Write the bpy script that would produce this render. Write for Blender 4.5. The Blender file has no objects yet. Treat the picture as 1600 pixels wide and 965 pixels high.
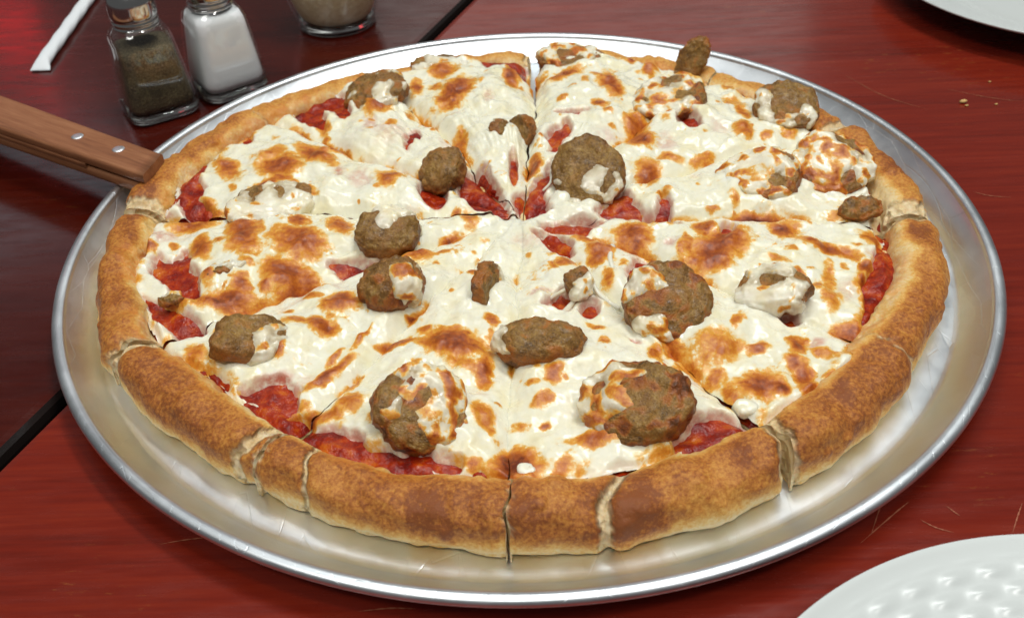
import bpy, math
import numpy as np
from mathutils import Matrix, Vector

# ------------------------------------------------------------------ camera
RP, RIMZ = .225, .016                       # pan radius, height of its rim above the table (metres)
CD, CH = 1.849 * RP, 1.238 * RP + RIMZ
YAW, PITCH, ROLL, FPX = -.01763, .67963, -.04573, 1550.0
_cy, _sy, _cp, _sp = math.cos(YAW), math.sin(YAW), math.cos(PITCH), math.sin(PITCH)
FW = np.array([_sy * _cp, _cy * _cp, -_sp]); RT = np.array([_cy, -_sy, 0.]); UPV = np.cross(RT, FW)
_c, _s = math.cos(ROLL), math.sin(ROLL)
CM = np.array([_c * RT + _s * UPV, -_s * RT + _c * UPV, FW]); CO = np.array([0., -CD, CH])
scn = bpy.context.scene
col = scn.collection
cam_d = bpy.data.cameras.new('camera'); cam = bpy.data.objects.new('camera', cam_d); col.objects.link(cam)
cam_d.sensor_width = 36.0; cam_d.lens = FPX / 1600 * 36; cam_d.clip_start = .01; cam_d.clip_end = 50
cam.matrix_world = Matrix(((CM[0][0], CM[1][0], -CM[2][0], CO[0]), (CM[0][1], CM[1][1], -CM[2][1], CO[1]),
                           (CM[0][2], CM[1][2], -CM[2][2], CO[2]), (0, 0, 0, 1)))
cam_d.dof.use_dof = True; cam_d.dof.focus_distance = .43; cam_d.dof.aperture_fstop = 16
scn.camera = cam

# ------------------------------------------------------------------ light of the room
w = bpy.data.worlds.new('World'); scn.world = w; w.use_nodes = True
bg = w.node_tree.nodes['Background']; bg.inputs[0].default_value = (.84, .86, .86, 1); bg.inputs[1].default_value = .11

def area_lamp(name, loc, target, sx, sy, watts, colour):
    d = bpy.data.lights.new(name, 'AREA'); d.shape = 'RECTANGLE'; d.size = sx; d.size_y = sy; d.energy = watts; d.color = colour
    o = bpy.data.objects.new(name, d); col.objects.link(o); o.location = loc
    o.rotation_euler = (Vector(target) - Vector(loc)).to_track_quat('-Z', 'Y').to_euler()
    return o
area_lamp('ceiling_panel', (0, -.15, 2.3), (0, -.15, 0), 3.0, 2.1, 20, (.95, 1, .99))
area_lamp('ceiling_light', (.35, .35, 1.9), (0, 0, 0), 1.2, .18, 16, (.97, 1, .97))
area_lamp('ceiling_light', (-.6, -1.0, 1.9), (0, 0, 0), 1.2, .18, 10, (1, .99, .94))
area_lamp('ceiling_light', (.75, -.75, 1.9), (0, 0, 0), .22, .22, 7, (1, .98, .95))
area_lamp('window_light', (.22, 2.5, 1.12), (.05, .2, 0), 1.35, .62, 1.7, (1, .96, .92))
area_lamp('window_light', (-1.72, 2.5, 1.52), (-.25, .1, 0), .75, .36, .6, (.84, .9, 1))
area_lamp('red_sign_light', (-1.56, 2.5, .90), (-.36, .3, 0), .20, .20, .38, (1, .02, .03))
area_lamp('red_sign_light', (-1.50, 2.5, 1.16), (-.30, .18, 0), .05, .12, .05, (1, .03, .03))

scn.view_settings.view_transform = 'Standard'; scn.view_settings.look = 'None'
scn.view_settings.exposure = 0.08; scn.view_settings.gamma = 1.0
scn.render.engine = 'CYCLES'
scn.cycles.use_denoising = True
scn.cycles.max_bounces = 10; scn.cycles.transmission_bounces = 10; scn.cycles.transparent_max_bounces = 12
scn.cycles.sample_clamp_indirect = 6

# ------------------------------------------------------------------ helpers: photo pixel -> point, noise, meshes
def back(px, py, z):
    dv = np.array([(px - 800) / FPX, -(py - 482.5) / FPX, 1.]) @ CM
    return CO + dv * ((z - CH) / dv[2])
def dist_at(px, py, z):
    return float((back(px, py, z) - CO) @ FW)

_rng = np.random.RandomState(7)
_perm = np.tile(_rng.permutation(256), 3)
_g = _rng.normal(size=(256, 3)); _g /= np.linalg.norm(_g, axis=1)[:, None]
def pn(p):                                     # gradient noise, about -0.8..0.8
    i = np.floor(p).astype(np.int64); f = p - i; i &= 255
    u = f * f * f * (f * (f * 6 - 15) + 10)
    r = 0
    for a in (0, 1):
        for b in (0, 1):
            for c in (0, 1):
                h = _perm[_perm[_perm[i[:, 0] + a] + i[:, 1] + b] + i[:, 2] + c]
                d = (_g[h] * (f - np.array([a, b, c]))).sum(1)
                r = r + d * (u[:, 0] if a else 1 - u[:, 0]) * (u[:, 1] if b else 1 - u[:, 1]) * (u[:, 2] if c else 1 - u[:, 2])
    return r * 1.5
def n2(x, y, scale, seed):                     # scale in metres
    return pn(np.stack([x / scale, y / scale, np.full_like(x, seed * 3.37)], 1) + 100)
def n3(p, scale, seed):
    return pn(p / scale + np.array([seed * 7.1 + 100, 100 - seed * 2.3 % 60, 100.5]))
def ss(a, b, x):
    t = np.clip((x - a) / (b - a), 0, 1); return t * t * (3 - 2 * t)

def mesh(name, v, quads=None, polys=None, mat=None, parent=None, attrs=None, smooth=True, loc=None, mats=None, matidx=None):
    me = bpy.data.meshes.new(name)
    v = np.asarray(v, np.float32); loops = []; starts = []; tot = 0
    if quads is not None and len(quads):
        q = np.asarray(quads, np.int32); k = q.shape[1]
        loops.append(q.ravel()); starts.append(np.arange(len(q), dtype=np.int32) * k); tot = q.size
    for p in (polys or []):
        loops.append(np.asarray(p, np.int32)); starts.append(np.array([tot], np.int32)); tot += len(p)
    me.vertices.add(len(v)); me.vertices.foreach_set('co', v.ravel())
    L = np.concatenate(loops); S = np.concatenate(starts)
    me.loops.add(len(L)); me.loops.foreach_set('vertex_index', L)
    me.polygons.add(len(S)); me.polygons.foreach_set('loop_start', S)
    if smooth is True or smooth is False: me.polygons.foreach_set('use_smooth', np.full(len(S), smooth, bool))
    else: me.polygons.foreach_set('use_smooth', np.asarray(smooth, bool))
    for an, av in (attrs or {}).items():
        a = me.attributes.new(an, 'FLOAT', 'POINT'); a.data.foreach_set('value', np.asarray(av, np.float32))
    me.update(calc_edges=True); me.validate()
    o = bpy.data.objects.new(name, me); col.objects.link(o)
    if mat: me.materials.append(mat)
    if parent is not None: o.parent = parent
    if loc is not None: o.location = loc
    return o
def grid_faces(nu, nv, off=0):
    i = np.arange(nu - 1)[:, None] * nv + np.arange(nv - 1)[None]
    return np.stack([i, i + nv, i + nv + 1, i + 1], -1).reshape(-1, 4) + off
def keep_faces(v, f, keepv, attrs):             # drop faces with no kept corner, then unused vertices
    f = f[keepv[f].any(1)]; used = np.zeros(len(v), bool); used[f] = True
    m = np.cumsum(used) - 1
    return v[used], m[f], {k: a[used] for k, a in attrs.items()}
def thing(name, label, cat, loc=(0, 0, 0), group=None):
    o = bpy.data.objects.new(name, None); col.objects.link(o); o.location = loc; o.empty_display_size = .01
    return tag(o, label, cat, group)
def tag(o, label, cat, group=None, kind=None):
    o['label'] = label
    if cat: o['category'] = cat
    if group: o['group'] = group
    if kind: o['kind'] = kind
    return o
def lathe(name, prof, n=160, mat=None, parent=None, close=False, loc=None, attrs=None):
    prof = np.asarray(prof, float); t = np.arange(n) * 2 * np.pi / n
    v = np.stack([np.outer(np.cos(t), prof[:, 0]), np.outer(np.sin(t), prof[:, 0]), np.outer(np.ones(n), prof[:, 1])], -1).reshape(-1, 3)
    m = len(prof); i = np.arange(n)[:, None]; j = np.arange(m if close else m - 1)[None]
    a = i * m + j; b = ((i + 1) % n) * m + j; a2 = i * m + (j + 1) % m; b2 = ((i + 1) % n) * m + (j + 1) % m
    f = np.stack([a, b, b2, a2], -1).reshape(-1, 4)
    return mesh(name, v, f, None, mat, parent, loc=loc)
def smooth_prof(pts, n=8):                      # Catmull-Rom through the points
    p = np.asarray(pts, float); P = np.vstack([2 * p[0] - p[1], p, 2 * p[-1] - p[-2]]); out = []
    for i in range(1, len(P) - 2):
        for t in np.linspace(0, 1, n, endpoint=False):
            a, b, c, d = P[i - 1], P[i], P[i + 1], P[i + 2]
            out.append(.5 * (2 * b + (c - a) * t + (2 * a - 5 * b + 4 * c - d) * t * t + (3 * b - a - 3 * c + d) * t ** 3))
    return np.array(out + [p[-1]])
def tube(name, pts, rad, mat, parent, n=8, attrs=None):
    p = smooth_prof(pts, 8); r = np.interp(np.linspace(0, 1, len(p)), np.linspace(0, 1, len(rad)), rad)
    d = np.gradient(p, axis=0); d /= np.linalg.norm(d, axis=1)[:, None]
    ref = np.array([.31, .9, .2]); a = np.cross(d, ref); a /= np.linalg.norm(a, axis=1)[:, None]; b = np.cross(d, a)
    t = np.arange(n) * 2 * np.pi / n
    v = (p[:, None] + r[:, None, None] * (np.cos(t)[None, :, None] * a[:, None] + np.sin(t)[None, :, None] * b[:, None])).reshape(-1, 3)
    m = len(p); i = np.arange(m - 1)[:, None]; j = np.arange(n)[None]
    f = np.stack([i * n + j, i * n + (j + 1) % n, (i + 1) * n + (j + 1) % n, (i + 1) * n + j], -1).reshape(-1, 4)
    return mesh(name, v, f, [list(range(n))[::-1], list(range((m - 1) * n, m * n))], mat, parent)

# ------------------------------------------------------------------ materials
class NT:
    def __init__(s, name):
        s.m = bpy.data.materials.new(name); s.m.use_nodes = True; s.t = s.m.node_tree; s.n = s.t.nodes
        s.b = s.n['Principled BSDF']; s.co = None
    def link(s, a, b): s.t.links.new(a, b)
    def new(s, t, **k):
        x = s.n.new(t)
        for a, v in k.items(): setattr(x, a, v)
        return x
    def attr(s, name): return s.new('ShaderNodeAttribute', attribute_name=name).outputs['Fac']
    def coord(s):
        if s.co is None: s.co = s.new('ShaderNodeTexCoord').outputs['Object']
        return s.co
    def mapped(s, scale, rot=(0, 0, 0)):
        m = s.new('ShaderNodeMapping'); m.inputs['Scale'].default_value = scale; m.inputs['Rotation'].default_value = rot
        s.link(s.coord(), m.inputs[0]); return m.outputs[0]
    def noise(s, scale, detail=4, rough=.55, vec=None, dist=0):
        x = s.new('ShaderNodeTexNoise'); x.inputs['Scale'].default_value = scale; x.inputs['Detail'].default_value = detail
        x.inputs['Roughness'].default_value = rough; x.inputs['Distortion'].default_value = dist
        s.link(vec or s.coord(), x.inputs['Vector']); return x.outputs['Fac']
    def voro(s, scale, feature='F1', vec=None, out='Distance'):
        x = s.new('ShaderNodeTexVoronoi', feature=feature); x.inputs['Scale'].default_value = scale
        s.link(vec or s.coord(), x.inputs['Vector']); return x.outputs[out]
    def math(s, op, a, b=None, c=None, clamp=False):
        x = s.new('ShaderNodeMath', operation=op, use_clamp=clamp)
        for i, v in enumerate((a, b, c)):
            if v is None: continue
            if isinstance(v, (int, float)): x.inputs[i].default_value = v
            else: s.link(v, x.inputs[i])
        return x.outputs[0]
    def rng(s, v, a, b, c=0., d=1., smooth=True):
        x = s.new('ShaderNodeMapRange', interpolation_type='SMOOTHSTEP' if smooth else 'LINEAR')
        s.link(v, x.inputs[0])
        for i, k in zip((1, 2, 3, 4), (a, b, c, d)): x.inputs[i].default_value = k
        return x.outputs[0]
    def ramp(s, v, stops):
        x = s.new('ShaderNodeValToRGB'); e = x.color_ramp.elements
        while len(e) < len(stops): e.new(.5)
        for k, (p, c) in zip(e, stops): k.position = p; k.color = (*c, 1)
        s.link(v, x.inputs[0]); return x.outputs[0]
    def mix(s, fac, a, b, mode='MIX'):
        x = s.new('ShaderNodeMix', data_type='RGBA', blend_type=mode)
        for i, v in ((0, fac), (6, a), (7, b)):
            if isinstance(v, (int, float)): x.inputs[i].default_value = v
            elif isinstance(v, tuple): x.inputs[i].default_value = (*v, 1)
            else: s.link(v, x.inputs[i])
        return x.outputs[2]
    def set(s, **k):
        names = dict(rough='Roughness', metal='Metallic', col='Base Color', sss='Subsurface Weight', coat='Coat Weight', coatr='Coat Roughness',
                     trans='Transmission Weight', ior='IOR', spec='Specular IOR Level', aniso='Anisotropic', ssc='Subsurface Scale', sheen='Sheen Weight')
        for a, v in k.items():
            i = s.b.inputs[names[a]]
            if isinstance(v, (int, float)): i.default_value = v
            elif isinstance(v, tuple): i.default_value = (*v, 1) if len(v) == 3 else v
            else: s.link(v, i)
        return s
    def bump(s, h, strength=.3, dist=.001):
        x = s.new('ShaderNodeBump'); x.inputs['Strength'].default_value = strength; x.inputs['Distance'].default_value = dist
        s.link(h, x.inputs['Height'])
        prev = s.b.inputs['Normal'].links
        if prev: s.link(prev[0].from_socket, x.inputs['Normal'])
        s.link(x.outputs[0], s.b.inputs['Normal']); return s

def m_table(name, rotz, dark):
    t = NT(name)
    v1 = t.mapped((3, 40, 10), (0, 0, rotz)); v2 = t.mapped((14, 260, 10), (0, 0, rotz)); v3 = t.mapped((30, 130, 10), (0, 0, rotz))
    g = t.math('ADD', t.math('MULTIPLY', t.noise(1, 5, .6, v1), .5), t.math('MULTIPLY', t.noise(1, 5, .7, v2), .5))
    k = .22 if dark else .74
    c = t.ramp(g, [(.30, (.120 * k, .010 * k, .0045 * k)), (.48, (.235 * k, .019 * k, .008 * k)), (.62, (.310 * k, .029 * k, .010 * k)), (.78, (.38 * k, .055 * k, .016 * k))])
    v4 = t.mapped((70, 330, 10), (0, 0, rotz + .2))
    wear = t.math('MULTIPLY', t.rng(t.noise(1, 6, .72, v4), .58, .68), t.rng(t.noise(8, 4, .6), .50, .62))
    c = t.mix(t.math('MULTIPLY', wear, .75), c, (.42 * k, .13 * k, .03 * k))
    cloud = t.rng(t.noise(7, 3), .3, .75)
    c = t.mix(t.math('MULTIPLY', cloud, .35), c, (.16 * k, .012 * k, .006 * k))
    t.set(col=c, rough=t.rng(t.noise(1, 5, .7, v3), .3, .75, .16, .32), spec=.4, coat=.15, coatr=.10)
    t.bump(t.noise(1, 4, .6, v2), .06, .0006)
    t.bump(t.noise(26, 2), .10, .002)
    return t.m
M_TABLE_R = m_table('red_varnished_wood', .10, False)
M_TABLE_L = m_table('dark_red_varnished_wood', -.9, True)
M_EDGE = NT('black_table_edge').set(col=(.012, .008, .007), rough=.25).m
M_SCRATCH = NT('scratch_in_varnish').set(col=(.34, .10, .045), rough=.6).m

def m_alu():
    t = NT('spun_aluminium'); c = t.coord()
    sep = t.new('ShaderNodeSeparateXYZ'); t.link(c, sep.inputs[0])
    r = t.math('SQRT', t.math('ADD', t.math('MULTIPLY', sep.outputs[0], sep.outputs[0]), t.math('MULTIPLY', sep.outputs[1], sep.outputs[1])))
    comb = t.new('ShaderNodeCombineXYZ'); t.link(t.math('MULTIPLY', r, 900), comb.inputs[0])
    ring = t.noise(1, 3, .6, comb.outputs[0])
    smear = t.noise(22, 5, .65); fine = t.noise(300, 3)
    t.set(metal=1., col=t.ramp(smear, [(.3, (.74, .77, .80)), (.7, (.85, .88, .91))]),
          rough=t.math('ADD', t.rng(smear, .3, .75, .30, .44), t.math('MULTIPLY', ring, .08)), aniso=.3)
    sc = t.voro(90, 'DISTANCE_TO_EDGE', t.mapped((1, .18, 1), (0, 0, .7)))
    t.bump(ring, .10, .00025); t.bump(fine, .05, .0002); t.bump(t.rng(sc, 0, .012), .22, .0003)
    return t.m
M_ALU = m_alu()

def m_cheese():
    t = NT('melted_mozzarella')
    br = t.attr('brown'); th = t.attr('thin')
    e = t.math('ADD', t.math('MULTIPLY', t.math('SUBTRACT', t.noise(520, 5, .7), .5), .75), t.math('MULTIPLY', t.math('SUBTRACT', t.noise(190, 4, .6), .5), .75))
    mod = t.math('MULTIPLY', e, t.rng(br, 0.02, .3))
    fl = t.math('MULTIPLY', t.math('MULTIPLY', t.rng(t.noise(52, 3), .52, .74), t.rng(t.noise(380, 4, .65), .42, .70)), .24)
    b = t.math('ADD', t.math('ADD', br, fl), mod, clamp=True)
    yel = t.rng(t.noise(75, 3), .42, .72)
    base = t.mix(t.math('MULTIPLY', yel, .5), (.86, .825, .665), (.84, .735, .42))
    base = t.mix(t.rng(t.noise(48, 2), .58, .72, 0, .35), base, (.87, .86, .76))
    thin = t.math('MULTIPLY', th, t.rng(t.noise(260, 4, .6), .25, .62), clamp=True)
    base = t.mix(thin, base, (.56, .16, .10))
    base = t.mix(t.math('MULTIPLY', t.attr('veil'), t.rng(t.noise(300, 3), .2, .6)), base, (.40, .29, .15))
    bc = t.ramp(b, [(0, (.84, .72, .42)), (.13, (.82, .55, .16)), (.28, (.75, .335, .040)), (.50, (.56, .165, .014)), (.72, (.37, .078, .008)), (1., (.14, .020, .004))])
    c = t.mix(t.rng(b, .05, .22), base, bc)
    t.set(col=c, rough=t.math('ADD', t.rng(t.noise(160, 3), .3, .7, .16, .36), t.rng(b, .15, .6, 0, .12)), sss=t.rng(b, .1, .6, .50, .10), ssc=.0035, spec=.5, coat=t.rng(b, .1, .5, .20, .04), coatr=.08)
    t.b.inputs['Subsurface Radius'].default_value = (1., .92, .72)
    t.bump(t.noise(150, 2, .5), .35, .0016)
    t.bump(t.math('MULTIPLY', t.noise(700, 4, .7), t.rng(b, .1, .5)), .45, .0007)
    return t.m
M_CHEESE = m_cheese()

def m_sauce():
    t = NT('tomato_sauce')
    n = t.math('ADD', t.math('MULTIPLY', t.noise(150, 5, .65), .6), t.math('MULTIPLY', t.noise(48, 3), .4))
    c = t.ramp(n, [(.32, (.07, .003, .002)), (.44, (.22, .009, .003)), (.53, (.38, .032, .004)), (.62, (.54, .12, .010)), (.76, (.62, .26, .04))])
    t.set(col=c, rough=t.rng(n, .3, .7, .30, .16), sss=.0, ssc=.003, spec=.35)
    t.bump(t.noise(170, 4, .6), .7, .003)
    return t.m
M_SAUCE = m_sauce()

def m_crust():
    t = NT('baked_crust')
    bk = t.attr('bake'); cr = t.attr('crumb'); oil = t.attr('oil')
    fine = t.noise(620, 5, .7); mid = t.noise(170, 4, .6); big = t.noise(38, 3)
    v = t.math('ADD', bk, t.math('ADD', t.math('MULTIPLY', t.math('SUBTRACT', fine, .5), 1.25), t.math('ADD', t.math('MULTIPLY', t.math('SUBTRACT', mid, .5), .35), t.math('MULTIPLY', t.math('SUBTRACT', big, .5), .45))), clamp=True)
    c = t.ramp(v, [(0, (.78, .60, .32)), (.20, (.76, .50, .18)), (.42, (.70, .375, .085)), (.62, (.58, .245, .042)), (.84, (.42, .138, .021)), (1, (.25, .068, .012))])
    c = t.mix(t.math('MULTIPLY', oil, t.rng(t.noise(140, 4, .65), .3, .65)), c, (.62, .19, .02))
    crc = t.ramp(t.noise(240, 4, .6), [(.3, (.68, .47, .22)), (.5, (.82, .64, .36)), (.7, (.88, .76, .52))])
    c = t.mix(t.math('MULTIPLY', cr, .8), c, crc)
    t.set(col=c, rough=t.rng(oil, 0, 1, .55, .3), sss=.12, ssc=.003, spec=.4)
    t.bump(fine, .55, .0009); t.bump(mid, .45, .0018)
    t.bump(t.math('MULTIPLY', cr, t.voro(260)), .9, .003)
    return t.m
M_CRUST = m_crust()

def m_meat():
    t = NT('meatball')
    face = t.attr('face'); br = t.attr('brown')
    n1 = t.math('ADD', t.math('MULTIPLY', t.noise(360, 5, .7), .55), t.math('MULTIPLY', t.noise(1000, 3, .7), .45)); n2_ = t.noise(120, 3); v = t.voro(330)
    cf = t.ramp(t.math('ADD', t.math('MULTIPLY', n1, .7), t.math('MULTIPLY', n2_, .3)), [(.34, (.045, .020, .004)), (.45, (.190, .094, .020)), (.56, (.315, .175, .042)), (.68, (.52, .34, .11))])
    cs = t.ramp(t.math('ADD', t.math('MULTIPLY', n1, .6), t.math('MULTIPLY', n2_, .4)), [(.34, (.036, .011, .004)), (.46, (.150, .050, .010)), (.57, (.280, .105, .020)), (.70, (.43, .20, .05))])
    c = t.mix(face, cs, cf)
    b = t.math('ADD', br, t.math('MULTIPLY', t.math('MULTIPLY', t.math('SUBTRACT', n1, .5), .8), t.rng(br, .02, .3)), clamp=True)
    bc = t.ramp(b, [(.2, (.46, .22, .055)), (.45, (.42, .135, .018)), (.75, (.24, .058, .010)), (1, (.05, .016, .008))])
    c = t.mix(t.rng(b, .06, .60, 0, .92), c, bc)
    c = t.mix(t.rng(v, 0, .20, .7, 0), c, (.05, .03, .018))
    c = t.mix(t.rng(t.noise(75, 3), .50, .72, 0, .55), c, (.30, .125, .030))
    t.set(col=c, rough=t.rng(n1, .3, .7, .26, .46), sss=.05, ssc=.003, spec=.35, coat=.10, coatr=.15)
    t.bump(t.noise(300, 4, .65), .8, .0026); t.bump(t.noise(900, 2, .5), .25, .0007)
    return t.m
M_MEAT = m_meat()

def m_wood():
    t = NT('stained_handle_wood')
    v1 = t.mapped((12, 170, 170)); v2 = t.mapped((50, 900, 900))
    g = t.math('ADD', t.math('MULTIPLY', t.noise(1, 5, .6, v1), .65), t.math('MULTIPLY', t.noise(1, 3, .6, v2), .35))
    c = t.ramp(g, [(.3, (.13, .045, .020)), (.5, (.27, .105, .045)), (.7, (.38, .17, .08))])
    t.set(col=c, rough=.42, spec=.4).bump(t.noise(1, 3, .6, v2), .25, .0006)
    return t.m
M_WOOD = m_wood()
M_STEEL = NT('brushed_steel').set(metal=1., col=(.86, .87, .90), rough=.42).m
M_DARKSTEEL = NT('worn_steel_blade').set(metal=1., col=(.42, .41, .40), rough=.32).m
def m_glass():                                   # thin clear glass: reflects by its Fresnel curve, lets the rest through
    t = NT('clear_glass'); t.n.remove(t.b); out = [x for x in t.n if x.type == 'OUTPUT_MATERIAL'][0]
    lw = t.new('ShaderNodeLayerWeight'); lw.inputs[0].default_value = .5; fac = t.math('ADD', t.math('MULTIPLY', t.math('POWER', lw.outputs['Facing'], 4.0), .85), .05)
    tr = t.new('ShaderNodeBsdfTransparent'); tr.inputs[0].default_value = (.97, .98, .975, 1)
    gl = t.new('ShaderNodeBsdfGlossy'); gl.inputs['Roughness'].default_value = .03; gl.inputs[0].default_value = (.95, .95, .95, 1)
    mx = t.new('ShaderNodeMixShader'); t.link(fac, mx.inputs[0]); t.link(tr.outputs[0], mx.inputs[1]); t.link(gl.outputs[0], mx.inputs[2])
    t.link(mx.outputs[0], out.inputs[0]); return t.m
M_GLASS = m_glass()
M_SOLID = NT('solid_glass').set(col=(.93, .97, .96), trans=1., rough=.01, ior=1.47).m
def m_pepper():
    t = NT('ground_pepper'); v = t.voro(900, out='Color')
    n = t.noise(900, 3, .7); big = t.noise(120, 3)
    c = t.ramp(t.math('ADD', t.math('MULTIPLY', n, .75), t.math('MULTIPLY', big, .25)), [(.33, (.022, .016, .009)), (.48, (.095, .068, .034)), (.6, (.19, .14, .072)), (.73, (.42, .33, .19))])
    t.set(col=c, rough=.85).bump(n, .8, .0015); return t.m
M_PEPPER = m_pepper()
M_SALT = NT('table_salt').set(col=(.93, .92, .94), rough=.6).m
def m_parm():
    t = NT('grated_parmesan'); n = t.noise(260, 4, .65)
    t.set(col=t.ramp(n, [(.3, (.72, .57, .34)), (.5, (.84, .70, .46)), (.7, (.90, .79, .57))]), rough=.8).bump(n, .5, .0015); return t.m
M_PARM = m_parm()
def m_paper():
    t = NT('white_paper'); t.set(col=(.80, .82, .84), rough=.65).bump(t.noise(420, 3), .15, .0006); return t.m
M_PAPER = m_paper()
def m_china():
    t = NT('white_glazed_china'); t.set(col=(.62, .645, .63), rough=.25, spec=.5).bump(t.noise(40, 2), .03, .002); return t.m
M_CHINA = m_china()
M_CHROME = NT('chrome').set(metal=1., col=(.62, .61, .60), rough=.12).m
M_CRUMB = NT('bread_crumb').set(col=(.60, .38, .14), rough=.7).m

# ------------------------------------------------------------------ the two tables pushed together
GP = np.array([-.0368, .329]); GD = np.array([-.386, -1.0]); GD /= np.linalg.norm(GD); GN = np.array([-GD[1], GD[0]])  # joint line; GN points to the right-hand table
if GN[0] < 0: GN = -GN
def table(name, mat, side, label):
    # slab section across the joint: rounded arris, black edge face
    g = .0022
    prof = [(g + .0005, -.03), (g, -.02), (g, -.006), (g + .0009, -.0026), (g + .0028, -.0006), (g + .0060, 0.), (.05, 0.), (1.15, 0.), (1.15, -.03)]
    v = []; L = (-.95, 1.25)
    for s in L:
        for (o, z) in prof:
            p = GP - GD * 0 + GD * (-s) + GN * side * o
            v.append((p[0], p[1], z))
    n = len(prof); f = [[j, j + 1, n + j + 1, n + j] for j in range(n - 1)]
    if side < 0: f = [q[::-1] for q in f]
    o = mesh(name, v, np.array(f), [list(range(n)), list(range(2 * n - 1, n - 1, -1))], mat, smooth=False)
    o.data.materials.append(M_EDGE)
    for p in o.data.polygons:
        if p.index < 4: p.material_index = 1
    tag(o, label, None, None, 'structure')
    return o
TAB_R = table('tabletop', M_TABLE_R, 1, 'red varnished wooden tabletop under the pizza pan, beside the joint')
table('tabletop', M_TABLE_L, -1, 'dark glossy red tabletop carrying the salt and pepper shakers')
v = [(-2, -1.6, -.74), (2, -1.6, -.74), (2, 2.4, -.74), (-2, 2.4, -.74)]
fl = mesh('floor', v, [[0, 1, 2, 3]], None, NT('dark_floor').set(col=(.03, .025, .022), rough=.7).m, smooth=False)
tag(fl, 'dark floor far below the joint between the tables', None, None, 'structure')

SCR = [((1361, 835), (1376, 790), (1392, 752)), ((1582, 832), (1590, 806), (1597, 786)), ((1345, 848), (1400, 800), (1420, 784)), ((1478, 790), (1490, 799), (1500, 806)), ((1438, 812), (1462, 824), (1490, 832)),
       ((1320, 118), (1380, 150), (1450, 172)), ((1480, 140), (1540, 152), (1600, 160)), ((250, 850), (300, 842), (345, 839)), ((1520, 300), (1545, 306), (1580, 309)), ((560, 955), (610, 950), (650, 951))]
for i, pts in enumerate(SCR):
    pp = smooth_prof([back(px, py, 0) for px, py in pts], 8); d = np.gradient(pp, axis=0); nn_ = np.stack([-d[:, 1], d[:, 0], 0 * d[:, 0]], 1); nn_ /= np.linalg.norm(nn_, axis=1)[:, None]
    wd = .00022 * np.sin(np.linspace(.15, 3.0, len(pp)))[:, None] * (1 + .5 * np.sin(np.arange(len(pp)) * 2.1 + i))[:, None]
    vv = np.stack([pp + nn_ * wd, pp - nn_ * wd], 1).reshape(-1, 3); vv[:, 2] = .00025
    q = np.arange(len(pp) - 1)[:, None] * 2 + np.array([[0, 1, 3, 2]])
    mesh('scratch', vv, q, None, M_SCRATCH, TAB_R, smooth=False)

# ------------------------------------------------------------------ pizza pan
FL = .003
_b = [(.2222 + .0030 * math.cos(a), .0150 + .0024 * math.sin(a)) for a in np.radians(np.arange(150, -171, -20))]
prof = [(0.0005, FL), (.06, FL), (.12, FL), (.17, FL), (.2035, FL)] + [tuple(q) for q in smooth_prof([(.2060, FL + .0001), (.2082, FL + .0010), (.2105, FL + .0032), (.2165, FL + .0090), (.2195, FL + .0123)], 5)] + _b + \
       [(.2180, .0095), (.2118, .0040), (.2090, .0012), (.2060, .0004), (.17, .0003), (.0005, .0003)]
pan = lathe('pizza_pan', prof, 256, M_ALU)
tag(pan, 'round silver aluminium pan under the whole pizza', 'pan')

# ------------------------------------------------------------------ pizza: 12 slices
PC = np.array([-.0026, .0029])                  # pizza centre
CUTS = np.array([-151.3, -122.2, -93.0, -60.8, -36.0, -5.5, 21.7, 50.3, 86.6, 118.2, 145.0, 176.8])
GAP0 = [-.0004, -.0008, -.0010, -.0006, -.0008, -.0002, -.0004, -.0002, .0006, .0004, .0, -.0002]
GAP1 = [.0030, .0016, .0012, .0046, .0014, .0040, .0026, .0010, .0085, .0014, .0010, .0050]
GROOVE = [1.3, 1.0, .7, 1.0, .8, 1.3, 1.2, 1.3, 1.8, 1.6, 1.5, 1.5]
DOME = [.0050, .0050, .0045, .0050, .0055, .0065, .0065, .0080, .0080, .0075, .0070, .0060]
LIFT = [0, 0, 0, 0, 0, 0, 0, 0, 0, 0, .0016, 0]  # the server's blade lies under one slice
ZB = FL + .0003
RO = .2000                                      # outer radius
RC, RA = .1862, .0142                           # crust ring: middle radius and half width

_AO = np.array([-180, -164, -152, -137, -122, -106, -88, -71, -53, -34, -13, 7, 24, 41, 60, 78, 102, 128, 152, 173, 180])
_RO = np.array([.2085, .2065, .2055, .1990, .1945, .1960, .1990, .1990, .1985, .1985, .2000, .2005, .2010, .1985, .1970, .1955, .1930, .1950, .2040, .2085, .2085])
_AI = np.array([-180, -171, -152, -139, -118, -107, -90, -65, -42, -21, 1, 20, 50, 74, 93, 133, 160, 180])
_RI = np.array([.1865, .1870, .1815, .1725, .1715, .1720, .1725, .1720, .1705, .1735, .1765, .1780, .1790, .1800, .1785, .1770, .1810, .1865])
def r_out(th): return np.interp((np.degrees(th) + 180) % 360 - 180, _AO, _RO)
def r_in(th): return np.interp((np.degrees(th) + 180) % 360 - 180, _AI, _RI)
_AE = np.array([-180, -150, -140, -125, -112, -95, -85, -70, -58, -50, -42, -33, -24, -10, 5, 25, 60, 180])
_EC = np.array([.000, .001, -.001, -.003, -.004, -.001, .003, .000, .002, .006, .006, .000, -.007, -.004, -.003, .000, .000, .000])
_ES = np.array([.000, .002, .000, .001, .001, .000, -.004, .002, .000, -.008, -.008, .001, .002, .001, -.004, -.001, .001, .000])
def e_off(th, tab): return np.interp((np.degrees(th) + 180) % 360 - 180, _AE, tab)
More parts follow.
